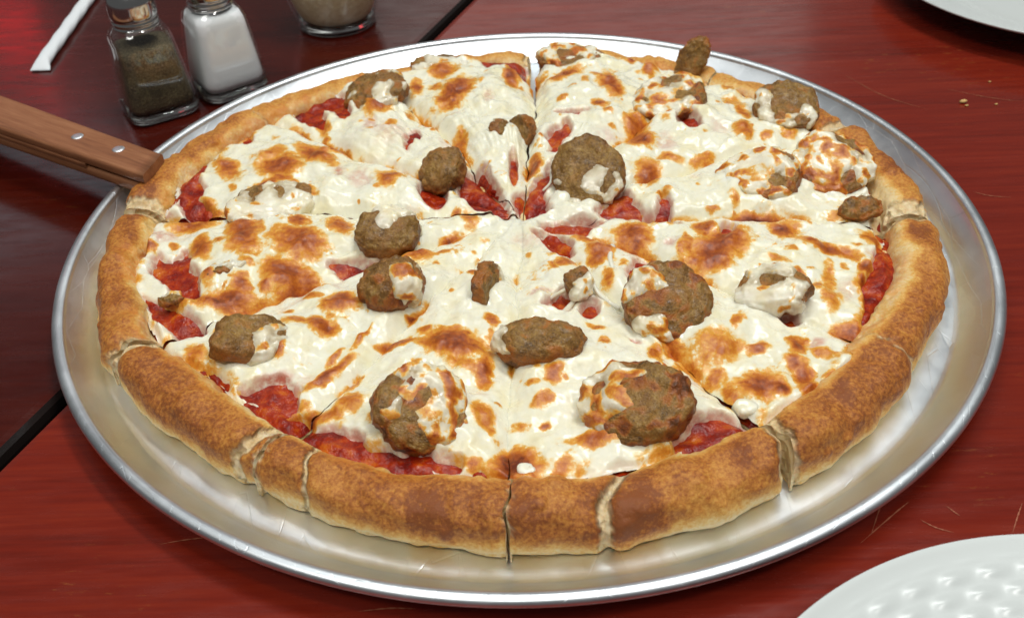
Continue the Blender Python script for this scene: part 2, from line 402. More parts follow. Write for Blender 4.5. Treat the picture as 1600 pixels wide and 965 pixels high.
def cut_angle(k, r, side):                      # angle of the edge of a slice along cut k, side +1: the slice after the cut
    k = k % 12
    g = GAP0[k] + (GAP1[k] - GAP0[k]) * ss(.125, .195, r)
    wob = .0042 * n2(r, np.full_like(r, k * .7), .045, 3 + k) + .0009 * n2(r, np.full_like(r, k * .7), .007, 5 + k)
    wob2 = .0010 * n2(r, np.full_like(r, k * .7 + side * .3), .010, 9 + k)
    return math.radians(CUTS[k]) + (wob * ss(.0, .04, r) + side * g / 2 + wob2 * ss(.01, .05, r)) / np.maximum(r, .004)

SPANS = [(CUTS[(k + 1) % 12] - CUTS[k]) % 360 for k in range(12)]
def slice_xy(k, u, r):
    a = cut_angle(k, r, 1); b = cut_angle(k + 1, r, -1)
    b = a + (b - a) % (2 * np.pi)
    th = a + (b - a) * u
    return th, r * np.cos(th), r * np.sin(th), (th - a) * r, (b - th) * r   # coordinates about the pizza centre, distances to the two cuts

# lumps under the cheese where a meatball slice is buried (filled below) : x, y, radius, height
LUMPS = []
def base_h(k, x, y, r, d0, d1):                 # top of the dough sheet
    k1 = (k + 1) % 12
    h = ZB + .0095 + LIFT[k] + 0 * x
    wid = d0 + d1
    uu = np.clip(d0 / np.maximum(wid, 1e-4), 0, 1)
    h = h + DOME[k] * (4 * uu * (1 - uu)) ** .75 * ss(.0, .09, r) * (1 - .55 * ss(.13, .175, r))
    gr = .35 + .65 * ss(.015, .06, r)
    h = h - gr * .0021 * GROOVE[k] * np.exp(-(d0 / .0042) ** 2) - gr * .0021 * GROOVE[k1] * np.exp(-(d1 / .0042) ** 2)
    h = h + .0012 * n2(x, y, .030, 21) + .0006 * n2(x, y, .011, 22)
    h = h + .0016 * (1 - ss(.0, .05, r))
    return h

# shapes read off the photograph (pixels), laid onto the pizza's top plane
def to_plane(pts, z=.0185):
    return np.array([back(px, py, z)[:2] - PC for px, py in pts])
class Ell:
    def __init__(s, cx, cy, rx, ry, ang=0, val=1., z=.0190):
        c = back(cx, cy, z)[:2]; a = math.radians(ang)
        e1 = back(cx + rx * math.cos(a), cy + rx * math.sin(a), z)[:2] - c
        e2 = back(cx - ry * math.sin(a), cy + ry * math.cos(a), z)[:2] - c
        s.c = c - PC; s.inv = np.linalg.inv(np.stack([e1, e2], 1)); s.rad = max(np.linalg.norm(e1), np.linalg.norm(e2)); s.val = val
        s.size = math.sqrt(np.linalg.norm(e1) * np.linalg.norm(e2))
    def q(s, x, y):
        d = s.inv @ np.stack([x - s.c[0], y - s.c[1]]); return np.sqrt((d ** 2).sum(0))

SAUCE_POLY = [
 [(290,245),(325,225),(352,220),(332,240),(320,255),(305,285),(312,295),(302,310),(325,325),(295,336),(280,310),(277,282),(285,260)],
 [(332,215),(345,200),(362,198),(360,208),(340,222)],
 [(247,322),(280,336),(272,342),(250,337)],
 [(240,395),(260,407),(285,390),(290,417),(300,432),(305,460),(265,467),(260,445),(245,430),(232,417)],
 [(210,460),(232,470),(257,472),(290,492),(312,505),(310,517),(290,517),(260,502),(235,490),(222,467)],
 [(367,605),(415,590),(435,587),(462,607),(450,632),(435,637),(420,632),(387,620)],
 [(430,642),(455,645),(485,657),(520,665),(545,675),(562,695),(600,702),(637,702),(662,720),(625,715),(575,707),(550,700),(525,690),(485,687),(460,672),(432,660)],
 [(640,702),(670,710),(705,712),(702,719),(665,719)],
 [(1050,680),(1085,650),(1115,640),(1147,655),(1165,662),(1130,670),(1085,677),(1040,695)],
 [(1365,340),(1387,337),(1394,355),(1387,377),(1372,357)],
 [(1360,432),(1372,445),(1375,470),(1378,507),(1390,517),(1350,525),(1340,497),(1342,470),(1350,445)],
 [(492,140),(520,117),(540,115),(540,132),(517,145),(537,152),(537,185),(530,192),(522,175),(500,172),(500,200),(470,190),(455,180),(440,165),(450,157),(477,157)],
 [(742,70),(777,70),(810,72),(812,107),(820,125),(812,125),(800,112),(790,102),(757,107),(747,95)],
 [(827,77),(857,62),(850,77),(835,102),(825,100)],
 [(940,67),(970,64),(975,66),(952,71)],
 [(860,210),(875,200),(882,212),(870,227),(857,242),(850,225)],
 [(862,185),(905,182),(895,192)],
 [(800,302),(837,280),(860,257),(862,275),(838,295),(848,322),(812,332),(798,325)],
 [(717,270),(747,262),(772,302),(785,317),(782,337),(755,327),(717,312),(712,295)],
 [(925,325),(962,297),(975,307),(990,327),(1015,332),(1030,312),(1035,320),(1032,337),(1050,350),(1000,350),(962,330)],
 [(835,345),(900,335),(935,337),(907,360),(865,355)],
 [(827,355),(857,357),(885,377),(882,390),(867,395),(850,377)],
 [(975,420),(990,402),(1002,405),(980,440)],
 [(847,480),(867,460),(892,472),(875,487)],
 [(507,412),(580,405),(580,414),(522,420)],
 [(590,235),(606,228),(618,236),(600,246)] if False else [(632,222),(642,214),(646,220),(632,238)],
]
HOLES = [(379,221,9,7,0),(1067,195,17,11,25),(912,482,12,9,-30),(1167,470,15,11,35),(1220,490,14,10,15),(1126,361,9,8,-30),(670,305,19,14,10),(795,262,5,16,0),(560,176,4,3,0)]
THIN = [(575,205,16,18,0,.6),(605,215,32,20,0,.35),(527,280,12,14,0,.8),(757,165,12,12,0,.5),(487,392,20,18,30,.5),(1040,385,14,10,0,.55),(983,530,14,5,15,.9),(1262,533,18,9,0,.7),
 (1310,450,22,20,0,.4),(1032,230,18,18,40,.45),(255,368,32,11,-15,.65),(835,460,22,5,-10,.8),(1115,205,20,12,20,.3),(560,290,20,16,0,.5),(600,262,18,14,0,.4),(690,230,14,18,0,.3),(1350,395,14,8,0,.5),
 (430,585,30,8,-5,.5),(470,590,20,12,0,.3),(760,650,10,10,0,.6),(1060,440,10,14,0,.3),(880,470,30,16,0,.35),(640,330,18,10,0,.3),(1280,120,20,10,0,.2),(820,370,40,12,5,.3),(940,215,20,10,0,.3),(290,400,14,18,20,.5)]
BROWN = [(380,201,25,16,-20,.55),(462,204,18,6,15,.6),(352,270,22,14,30,.7),(435,271,35,16,-5,.75),(422,251,22,8,-10,.5),(492,252,30,15,20,.85),(522,237,14,6,10,.7),(355,300,6,5,0,.4),(318,322,18,12,0,.7),
 (300,348,34,12,-8,.7),(378,370,26,34,0,.8),(462,352,13,9,0,.7),(462,385,40,20,5,.8),(530,362,18,12,0,.7),(222,390,18,6,-20,.7),(270,382,8,5,0,.5),(310,390,18,17,-30,.75),(340,385,8,8,0,.5),(345,467,45,11,-5,.8),(270,470,20,7,10,.55),
 (375,447,15,13,0,.8),(325,437,10,14,30,.7),(440,430,33,20,10,.85),(410,447,10,9,0,.7),(495,442,12,8,0,.55),(482,465,14,6,0,.6),(357,500,28,7,-40,.7),(500,515,24,13,10,.8),(455,510,20,8,0,.6),(430,552,13,14,0,.7),(300,547,18,12,10,.5),
 (472,432,20,15,0,.65),(528,479,30,14,-5,.8),(560,530,26,4,-42,.6),(515,560,20,5,-40,.5),(508,582,42,7,-32,.8),(545,590,20,6,-40,.55),(615,532,30,8,-8,.8),(700,540,50,20,12,.9),(747,580,13,22,0,.75),(710,572,30,10,20,.45),(690,520,25,7,0,.45),
 (730,431,24,7,42,.65),(760,502,10,8,0,.75),(757,525,6,15,0,.35),(540,625,20,16,0,.55),(492,640,25,9,0,.5),(820,602,14,6,0,.4),(837,625,14,9,-20,.6),(852,588,12,14,0,.7),(855,420,8,6,0,.5),(830,437,12,5,0,.2),
 (985,502,22,10,15,.65),(1015,550,10,15,0,.6),(1040,535,14,20,-30,.7),(1100,548,45,24,-10,.42),(1170,545,15,8,-20,.75),(1140,511,12,8,-20,.5),(1110,585,15,15,0,.5),(1132,612,14,18,0,.5),(1175,600,36,20,0,.8),(1200,602,14,13,0,.95),
 (925,512,15,5,15,.5),(1112,585,15,10,0,.4),(1122,547,35,12,-20,.5),(1235,540,16,14,0,.75),(1225,565,12,12,0,.7),(1242,580,14,20,0,.75),(1250,605,13,16,0,.75),(1280,550,22,8,10,.5),(1285,585,16,6,0,.7),(1327,540,12,10,0,.7),(1330,560,12,14,0,.7),
 (1315,507,28,10,5,.75),(1340,522,10,8,0,.55),(1175,336,35,9,0,.75),(1212,362,24,13,15,.85),(1280,390,45,8,8,.8),(1110,392,46,24,-20,.85),(1107,410,25,16,0,.85),(1092,360,18,10,0,.7),(1060,390,8,22,0,.5),(1290,332,20,6,0,.35),(1230,342,16,6,0,.4),
 (1352,372,22,9,15,.7),(1385,395,9,5,0,.7),(1207,417,16,6,20,.45),(1340,417,12,10,0,.7),(1330,435,10,10,0,.5),(1280,435,12,25,0,.45),(1307,415,7,5,0,.35),(1287,470,16,14,0,.5),(1265,450,10,10,0,.45),(1350,430,6,12,0,.45),(1335,460,8,14,0,.6),(1135,317,8,10,0,.4),
 (995,230,22,11,0,.75),(1005,272,20,18,0,.7),(1037,252,20,4,5,.55),(1087,250,18,6,-20,.45),(825,260,12,14,0,.75),(980,367,28,17,10,.75),(927,395,18,18,0,.75),(875,410,20,8,-10,.65),(940,435,10,14,0,.6),(1100,328,10,4,0,.55),(907,372,22,6,20,.65),
 (875,124,25,8,-15,.8),(947,142,14,24,-30,.8),(930,130,15,6,20,.5),(910,140,8,5,0,.35),(930,175,12,7,30,.7),(992,80,20,15,0,.65),(1012,90,20,14,0,.45),(1007,112,10,10,0,.65),(982,97,7,7,0,.5),(952,77,8,4,0,.4),(987,195,20,15,0,.7),(985,222,22,15,0,.75),
 (1030,195,8,6,0,.25),(792,125,11,16,0,.8),(745,140,6,4,0,.25),(880,68,6,4,0,.35),(1130,127,10,10,0,.45),(585,180,21,11,0,.8),(707,155,30,18,-40,.85),(645,140,10,12,0,.75),(675,144,10,6,0,.45),(687,117,20,10,0,.7),(460,205,18,8,15,.6),(500,200,10,10,0,.5),
 (562,252,10,5,20,.7),(712,222,14,12,0,.5),(605,262,18,6,25,.45),(665,275,18,10,0,.65),(637,185,12,6,30,.4),(605,292,20,12,-15,.75),(527,360,22,14,20,.65),(725,340,14,14,0,.5),(700,365,20,5,-10,.6),(685,395,22,5,-15,.5),(645,400,25,12,0,.7),
 (512,642,22,10,0,.5),(795,715,36,24,-10,1.0),(840,662,7,5,0,.8),(920,685,42,9,0,.65),(747,650,16,18,0,.55),(757,667,8,10,0,.5),(860,725,35,10,-40,.5),(727,715,10,8,0,.4),(800,660,15,8,0,.4),(765,735,12,20,0,.5),
 (1142,117,22,10,20,.6),(1127,137,10,6,0,.4),(1137,162,20,8,15,.4),(1152,180,10,13,-30,.6),(1152,210,14,12,30,.65),(1187,215,10,6,0,.5),(1222,207,14,7,0,.5),(1180,190,8,6,0,.25),(1167,135,12,5,0,.5),(450,640,12,5,20,.5),(575,655,14,8,0,.4),(600,640,10,6,0,.3),
 (412,300,30,6,-22,.75),(470,303,22,6,22,.7),(440,290,14,5,0,.7),(1060,112,14,8,-30,.4),(1330,320,24,6,-5,.6)]
BROWN = [(a, b, c * 1.10, d * 1.10, e, f) for a, b, c, d, e, f in BROWN]
SP = [to_plane(p) for p in SAUCE_POLY]; HE = [Ell(*h) for h in HOLES]; TE = [Ell(*t) for t in THIN]; BE = [Ell(*b) for b in BROWN]

_fr = np.random.RandomState(11)
for _ in range(170):
    _r = .165 * math.sqrt(_fr.uniform(.03, 1)); _t = _fr.uniform(0, 2 * math.pi); e = Ell(800, 500, 10, 8, 0, _fr.uniform(.15, .55))
    e.c = np.array([_r * math.cos(_t), _r * math.sin(_t)]); a_ = _fr.uniform(.0010, .0034); b_ = a_ * _fr.uniform(.5, 1.2); q_ = _fr.uniform(0, 3.14)
    e.inv = np.diag([1 / a_, 1 / b_]) @ np.array([[math.cos(q_), math.sin(q_)], [-math.sin(q_), math.cos(q_)]]); e.rad = max(a_, b_); BE.append(e)

def poly_sdf(P, x, y):                           # negative inside
    d = np.full(len(x), 1e9); ins = np.zeros(len(x), bool)
    for i in range(len(P)):
        a, b = P[i], P[(i + 1) % len(P)]; e = b - a; wx, wy = x - a[0], y - a[1]
        t = np.clip((wx * e[0] + wy * e[1]) / (e @ e), 0, 1)
        d = np.minimum(d, (wx - e[0] * t) ** 2 + (wy - e[1] * t) ** 2)
        c = ((a[1] <= y) & (b[1] > y)) | ((b[1] <= y) & (a[1] > y))
        if e[1] != 0: ins ^= c & (x < a[0] + (y - a[1]) / e[1] * e[0])
    d = np.sqrt(d); return np.where(ins, -d, d)

def topping_fields(x, y, r):
    wx = x + .0022 * n2(x, y, .009, 31) + .0010 * n2(x, y, .0032, 32); wy = y + .0022 * n2(x, y, .009, 33) + .0010 * n2(x, y, .0032, 34)
    sd = np.full(len(x), .02)
    for P in SP:
        lo = P.min(0) - .012; hi = P.max(0) + .012
        m = (wx > lo[0]) & (wx < hi[0]) & (wy > lo[1]) & (wy < hi[1])
        if m.any(): sd[m] = np.minimum(sd[m], poly_sdf(P, wx[m], wy[m]))
    for e in HE:
        m = np.hypot(x - e.c[0], y - e.c[1]) < e.rad + .01
        if m.any(): sd[m] = np.minimum(sd[m], (e.q(x[m] + .0004 * n2(x[m], y[m], .004, 35), y[m]) - 1) * e.size)
    br = np.zeros(len(x)); th = np.zeros(len(x)); halo = np.zeros(len(x))
    for e in BE:
        m = np.hypot(x - e.c[0], y - e.c[1]) < e.rad * 2.2 + .004
        if not m.any(): continue
        q = e.q(wx[m], wy[m]); br[m] = np.maximum(br[m], .98 * e.val * (1 - ss(.10, 1.42, q)) ** .80); halo[m] = np.maximum(halo[m], e.val * (1 - ss(.8, 2.1, q)))
    for e in TE:
        m = np.hypot(x - e.c[0], y - e.c[1]) < e.rad * 1.6 + .004
        if m.any(): th[m] = np.maximum(th[m], e.val * (1 - ss(.3, 1.2, e.q(wx[m], wy[m]))))
    br = np.maximum(br, .26 * halo * ss(-.25, .45, n2(x, y, .0075, 38) + .5 * n2(x, y, .0026, 39)))
    edge = (r_in(np.arctan2(y, x)) + .0004 + e_off(np.arctan2(y, x), _EC) + .0038 * n2(x, y, .022, 36) + .0015 * n2(x, y, .006, 37)) - r
    return sd, edge, br, th

# torn places in the crust: angle (deg), half width (m), depth, lean
TEARS = [(-81.0, .0030, .0035, .5), (-116.5, .0014, .0016, -.4), (-60.0, .003, .002, .3), (-124.0, .0030, .003, .3), (-150, .004, .002, 0), (175.0, .006, .003, 0), (-4.0, .006, .002, 0), (23, .004, .002, 0)]

MB_ON = {k: [] for k in range(12)}
def slice_of(x, y):
    th = math.degrees(math.atan2(y, x))
    for k in range(12):
        if (th - CUTS[k]) % 360 < SPANS[k]: return k

# ---- meatball slices: photo centre, width and height in pixels, lean towards the camera (deg), sideways lean, thickness, cheese cover, browning, dark, direction the cheese comes from
MB = [
 ('M1', 892, 90, 104, 50, 2, 0, .0090, .45, .8, .3, (-.3, 1)),
 ('M3', 1044, 151, 114, 74, 14, 4, .0085, .50, .9, .1, (-.5, .2)),
 ('M4', 1230, 166, 104, 84, 22, 0, .0100, .30, .45, .3, (-.6, -.8)),
 ('M5', 1298, 258, 126, 108, 26, -6, .0130, .62, .95, .5, (-.4, -.2)),
 ('M6', 1187, 275, 126, 94, 20, 14, .0100, .66, .85, .2, (-.5, .3)),
 ('M8', 920, 268, 118, 118, 38, 12, .0120, .22, .3, .1, (0, -1)),
 ('M9', 692, 262, 72, 80, 32, 20, .0140, .0, .35, .3, (0, 1)),
 ('M10', 590, 143, 100, 72, 18, 14, .0120, .32, .5, .5, (.5, -.6)),
 ('M13', 692, 102, 100, 40, 4, 0, .0080, .45, .5, .2, (0, -.8)),
 ('M14', 607, 362, 100, 84, 26, 0, .0140, .42, .1, .3, (.1, 1)),
 ('M15', 612, 446, 106, 100, 24, 10, .0200, .05, .75, .9, (1, -1)),
 ('M17', 847, 534, 142, 86, 6, 0, .0140, .14, .5, .35, (-1, 0)),
 ('M18', 1038, 470, 134, 130, 34, -10, .0130, .32, .85, .4, (-.7, -.2)),
 ('M19', 905, 440, 44, 56, 34, 10, .0110, .25, .6, .4, (0, -1)),
 ('M20', 1208, 452, 110, 84, 22, 16, .0110, .62, .4, .3, (-.3, -.4)),
 ('M21', 998, 628, 176, 140, 24, 14, .0150, .30, .95, .3, (-.8, .2)),
 ('M22', 655, 638, 152, 146, 30, -12, .0130, .50, 1.0, .2, (.5, .3)),
 ('M23', 395, 527, 132, 94, 14, -14, .0120, .18, .35, .5, (1, -.6)),
 ('M24', 425, 318, 140, 54, 12, 0, .0100, .60, .35, .6, (0, -1)),
]
# pieces that stand on edge or peep out: photo centre, disc normal (x, y, z), radius across, radius up, thickness
MBS = [
 ('M2', 1082, 96, (-.30, -.86, .30), .0085, .0150, .0080, .12, .5, .6),
 ('M7', 1345, 326, (.1, -.5, .8), .0110, .0060, .0060, .35, .6, .6),
 ('M11', 783, 216, (.92, -.30, .2), .0085, .0105, .0075, .15, .3, .3),
 ('M12', 815, 210, (-.75, -.55, .35), .0090, .0115, .0090, .10, .4, .3),
 ('M16', 761, 452, (.93, -.28, .15), .0120, .0120, .0065, .22, .5, .3),
 ('M26', 350, 428, (-.2, .5, .8), .0105, .0060, .0060, .45, .6, .6),
 ('M25', 268, 470, (0, .3, .9), .0060, .0030, .0040, .3, .9, .9),
]
ICO = None
def ico_sphere(sub=5):
    global ICO
    if ICO is None:
        import bmesh
        bm = bmesh.new(); bmesh.ops.create_icosphere(bm, subdivisions=sub, radius=1)
        bm.verts.ensure_lookup_table()
        ICO = (np.array([q.co[:] for q in bm.verts]), np.array([[a.index for a in f.verts] for f in bm.faces])); bm.free()
    return ICO

class Ball: pass
BALLS = []
def add_ball(tagname, c, n, t1, t2, r1, r2, th, cover, brown, dark, cdir, seed):
    b = Ball(); b.c = np.array(c); b.n, b.t1, b.t2 = n, t1, t2; b.r1, b.r2, b.th = r1, r2, th
    b.cover, b.brown, b.dark, b.cdir, b.seed, b.id = cover, brown, dark, cdir, seed, tagname
    b.k = slice_of(c[0] - PC[0], c[1] - PC[1]); BALLS.append(b); MB_ON[b.k].append(b)
def nrm(a): a = np.asarray(a, float); return a / np.linalg.norm(a)
for i, (nm, cx, cy, wp, hp, lean, side, th, cover, brown, dark, cd) in enumerate(MB):
    zc = .0212 + .25 * th + .004 * math.sin(math.radians(lean)); cy += 4; hp *= 1.06; zc -= {'M13': .0055, 'M1': .0035, 'M24': .003}.get(nm, 0)
    D = dist_at(cx, cy, zc); c = back(cx, cy, zc); vd = nrm(CO - c)                       # towards the camera
    elev = math.asin(vd[2]); az = math.atan2(vd[1], vd[0])
    r1 = wp / 2 * D / FPX; a = elev + math.radians(lean)
    r2 = (hp / 2 * D / FPX - th / 2 * abs(math.cos(a))) / math.sin(a); r2 = min(max(r2, .6 * r1), 1.2 * r1)
    hx = np.array([math.cos(az), math.sin(az), 0]); L = math.radians(lean)
    sidev = np.cross(hx, [0, 0, 1.])
    n = nrm(math.sin(L) * hx + math.cos(L) * np.array([0, 0, 1.]) + math.sin(math.radians(side)) * sidev)
    t1 = nrm(np.cross(n, hx)); t2 = np.cross(n, t1)
    add_ball(nm, c, n, t1, t2, r1, r2, th, cover, brown, dark, cd, i + 1)
for i, (nm, cx, cy, n, r1, r2, th, cover, brown, dark) in enumerate(MBS):
    c = back(cx, cy, .0270 if nm == 'M2' else .0215); n = nrm(n); t1 = nrm(np.cross(n, [.45, .0, 1.] if nm == 'M2' else [0, 0, 1.])); t2 = np.cross(n, t1)
    add_ball(nm, c, n, t1, t2, r1, r2, th, cover, brown, dark, (0, 1), 40 + i)

def ball_mesh(b, parent):
    S, F = ico_sphere()
    x, y, z = S.T
    rho = np.hypot(x, y)
    # a round slab: flat cut face, rounded baked side
    lat = np.arcsin(np.clip(z, -1, 1)); e1, e2 = (.60, .62) if b.id in ('M17', 'M15', 'M9', 'M23') else (.50, .36)
    cr = np.sign(np.cos(lat)) * np.abs(np.cos(lat)) ** e1; cz = np.sign(np.sin(lat)) * np.abs(np.sin(lat)) ** e2
    ca, sa = x / np.maximum(rho, 1e-6), y / np.maximum(rho, 1e-6)
    ang = np.arctan2(y, x)
    irr = 1 + .13 * n3(np.stack([ca, sa, 0 * ca], 1), .9, b.seed) + .07 * n3(np.stack([ca, sa, 0 * ca], 1), .35, b.seed + 2) + .035 * n3(np.stack([ca, sa, .3 * z], 1), .12, b.seed + 3)
    lx, ly, lz = b.r1 * cr * ca * irr, b.r2 * cr * sa * irr, b.th / 2 * cz
    # slightly domed top
    lz = lz + .10 * b.th * (1 - cr ** 2) * (z > 0)
    P0 = np.stack([lx, ly, lz], 1)
    nn = nrm_rows(np.stack([lx / b.r1 ** 2, ly / b.r2 ** 2, 4 * lz / b.th ** 2], 1))
    disp = .0014 * n3(P0, .0100, b.seed + 5) + .0013 * n3(P0, .0044, b.seed + 6) + .0008 * n3(P0, .0020, b.seed + 7)
    P1 = P0 + nn * disp[:, None]
    W = b.c - np.array([0, 0, 0]) + P1[:, :1] * b.t1 + P1[:, 1:2] * b.t2 + P1[:, 2:] * b.n
    Wn = nn[:, :1] * b.t1 + nn[:, 1:2] * b.t2 + nn[:, 2:] * b.n
    face = ss(.35, .85, cz + .25 * n3(P0, .004, b.seed + 8)) * (1 - .75 * b.dark * ss(-.3, .5, n3(P0, .014, b.seed + 11)))
    bn = n3(P0, .0065, b.seed + 9) + .5 * n3(P0, .0030, b.seed + 10)
    brown = .95 * b.brown * ss(-.25, .65, bn + .30 * (1 - face))
    rimdark = b.dark * ss(.0, .7, n3(P0, .010, b.seed + 12) + .15) * (1 - face) + .35 * np.exp(-((cz - .55) / .25) ** 2) * ss(-.1, .5, n3(P0, .009, b.seed + 13))
    brown = np.maximum(brown, rimdark)
    o = mesh('meatball_slice', W, F, None, M_MEAT, parent, {'face': face, 'brown': brown})
    if b.cover > .02:
        cdir = np.array([b.cdir[0], b.cdir[1], 0.]); q = (nn[:, :1] * b.t1 + nn[:, 1:2] * b.t2 + nn[:, 2:] * b.n)
        rel = ((W - b.c) @ cdir) / b.r1
        m = 1.1 * n3(P0, .0120, b.seed + 14) + .22 * n3(P0, .0042, b.seed + 15) + .85 * rel + (b.cover - .5) * 1.9 + .25 * q[:, 2]
        m = np.where(z < -.35, -1, m)
        off = -.0006 + .0019 * ss(-.15, .60, m)
        v = W + Wn * (off * (1 + .25 * n3(P0, .006, b.seed + 16)))[:, None]
        cbn = n3(P0, .0055, b.seed + 17) + .4 * n3(P0, .0026, b.seed + 18)
        cb = .66 * ss(.50 - .8 * b.brown, 1.25 - .8 * b.brown, cbn) * (.4 + .6 * ss(-.2, .5, q[:, 2]))
        v, f, at = keep_faces(v, F, m > -.16, {'brown': cb, 'thin': .1 + 0 * cb, 'veil': np.clip(1.05 - 1.25 * ss(-.1, .75, m) + .5 * n3(P0, .006, b.seed + 19), 0, 1)})
        if len(f) > 30: mesh('melted_cheese', v, f, None, M_CHEESE, o, at)
    return o
def nrm_rows(a): return a / np.maximum(np.linalg.norm(a, axis=1), 1e-12)[:, None]

LAB = [
 'pizza slice with one dark flat meatball and bare red sauce at its thick crust',      # -151..-122
 'pizza slice with a large browned meatball and long red sauce band along the crust',          # -122..-93
 'pizza slice with two big meatball slices and a dark browned blister at its torn crust',              # -93..-61
 'pizza slice with orange browned cheese strips reaching onto its wide crust and a cheese cube',       # -61..-36
 'pizza slice with stretched cheese holes over a half covered meatball',   # -36..-5
 'pizza slice with two overlapping browned meatball slices next to a wide brown crust',                # -5..22
 'pizza slice with an oval hole of red sauce in its cheese',             # 22..50
 'pizza slice with a meatball standing on edge above its crust, right of the open gap',                # 50..87
 'pizza slice with bare red sauce beside the open gap showing the pan',                                # 87..118
 'pizza slice with red sauce patches and a charred topped meatball near its thin crust',               # 118..145
 'pizza slice lying on the blade of the wooden handled server',                                        # 145..177
 'pizza slice with large brown cheese patches and smeared red sauce, next to the server slice',        # 177..-151
]

def build_slice(k):
    root = thing('pizza_slice', LAB[k], 'pizza slice', (PC[0], PC[1], ZB), 'slices of the cut pizza')
    off = np.array([PC[0], PC[1], ZB])
    span = math.radians(SPANS[k])
    def umap(n): t = np.linspace(0, 1, n); return t + .12 * np.sin(2 * np.pi * t) / (2 * np.pi) * -1
    # --- crust (whole dough: sheet, raised rim, cut faces)
    nu = int(span * .19 / .00085); ri = np.concatenate([np.linspace(.0035, .150, 45), np.linspace(.1525, .1726, 12)])
    ph = np.radians(np.concatenate([np.linspace(168, -58, 62)])); nr = len(ri) + len(ph)
    u = umap(nu)
    U, JJ = [a.ravel() for a in np.meshgrid(u, np.arange(nr), indexing='ij')]
    th0 = math.radians(CUTS[k]) + U * span; rin, rou = r_in(th0), r_out(th0)
    rin = rin + .0015 * n2(np.cos(th0), np.sin(th0), .16, 40); cc = np.cos(np.r_[0 * ri, ph])[JJ]
    Rr = np.where(JJ < len(ri), np.r_[ri, 0 * ph][JJ] * rin / .172, (rin + rou) / 2 + (rou - rin) / 2 * np.sign(cc) * np.abs(cc) ** .80)
    isr = np.tile(np.arange(nr) >= len(ri), nu); PH = np.tile(np.concatenate([np.zeros(len(ri)), ph]), nu)
    th, x, y, d0, d1 = slice_xy(k, U, Rr)
    h = base_h(k, x, y, Rr, d0, d1)
    hc = ZB + .0082 + LIFT[k]
    bh = .0128 + [.0012, -.0004, .0006, .0010, -.0012, .0004, -.0010, .0, .0, .0004, .0, .0008][k] + .0022 * n2(np.cos(th), np.sin(th), .22, 41) + .0010 * n2(np.cos(th), np.sin(th), .07, 411) - .0035 * ss(.5, .95, np.sin(th))
    zr = hc + bh * np.sign(np.sin(PH)) * np.abs(np.sin(PH)) ** np.where(PH > math.pi / 2, 1.15, .82)
    zr = np.where(PH < 0, hc + (hc - ZB - LIFT[k] - .0002) * np.maximum(np.sin(PH) / abs(math.sin(ph[-1])), -1), zr)
    z = np.where(isr, np.where(PH > math.pi / 2, np.maximum(zr, h - .0005 - .004 * ss(-.006, .006, Rr - rin)), zr), h)
    # irregular outline and lumps
    ro = 1 + .012 * n2(np.cos(th), np.sin(th), .30, 42) + .006 * n2(np.cos(th), np.sin(th), .10, 43)
    wgt = ss(.12, .19, Rr)
    sc = 1 + (ro - 1) * wgt; lip = np.where(isr & (PH < -.5), .0016 * ss(-.55, -1.0, PH) * (1 + n2(x, y, .006, 44)), 0)
    # tears and pressed edges of the crust
    crumb = np.zeros_like(x); dent = np.zeros_like(x)
    deg = np.degrees(th)
    for (ta, tw, td, ln) in TEARS:
        dd = ((deg - ta + 180) % 360 - 180) * np.pi / 180 * Rr + ln * (Rr - .185) + .0028 * n2(Rr, z, .013, 45 + ta) + .0006 * n2(Rr, z, .003, 46 + ta)
        wgt2 = ss(-.004, .004, Rr - rin) * (np.abs(dd) < .02)
        e = np.exp(-(dd / tw) ** 2) * wgt2
        dent = np.maximum(dent, td * e); crumb = np.maximum(crumb, ss(.35, .75, e + .25 * n2(x, z * 1.0, .0025, 47)))
    k1 = (k + 1) % 12
    e0, e1_ = d0 + .0008 * n2(Rr, z, .004, 148), d1 + .0008 * n2(Rr, z, .004, 149)
    ed = np.exp(-(e0 / .0030) ** 2) * (.4 + 120 * GAP1[k]) + np.exp(-(e1_ / .0030) ** 2) * (.4 + 120 * GAP1[k1])
    ringw = np.where(isr, 1., 0.)
    dent = dent + .0019 * np.minimum(ed, 1.2) * ringw
    crumb = np.maximum(crumb, .8 * ss(.45, .9, ed + .35 * n2(x + z, y, .003, 48)) * ringw)
    blis = ss(.30, .62, n3(np.stack([x, y, z], 1), .0085, 59)) * .0010
    lump = blis + .0017 * n3(np.stack([x, y, z], 1), .018, 49) + .0009 * n3(np.stack([x, y, z], 1), .0065, 50) + .0002 * n3(np.stack([x, y, z], 1), .0022, 51)
    tg = ringw * (.0022 * np.exp(-d0 / .010) * n2(z, Rr, .009, 160 + k) + .0022 * np.exp(-d1 / .010) * n2(z, Rr, .009, 160 + k1))
    x = x * sc - np.sin(th) * tg + np.cos(th) * (lip + lump * np.cos(PH) * ringw - dent * np.maximum(np.cos(PH), 0) * ringw)
    y = y * sc + np.cos(th) * tg + np.sin(th) * (lip + lump * np.cos(PH) * ringw - dent * np.maximum(np.cos(PH), 0) * ringw)
    z = z + ringw * (lump * np.sin(np.maximum(PH, 0)) - dent * np.maximum(np.sin(PH), 0))
    z = np.maximum(z, ZB + LIFT[k] + .0002)
    hz = (z - ZB - LIFT[k]) / .0225
    bake = .10 + .72 * ss(.18, .62, hz + .10 * n2(x, y, .02, 52)) * np.where(isr, ss(.06, .36, (Rr - rin) / (rou - rin) - .20 * np.exp(-((deg + 22) / 14) ** 2) - .10 * np.exp(-((deg - 5) / 10) ** 2) + .16 * n2(x, y, .014, 57)), 0) + .16 * n2(x, y, .03, 53) + .22 * ss(.25, .6, n2(x, y, .017, 58)) * isr
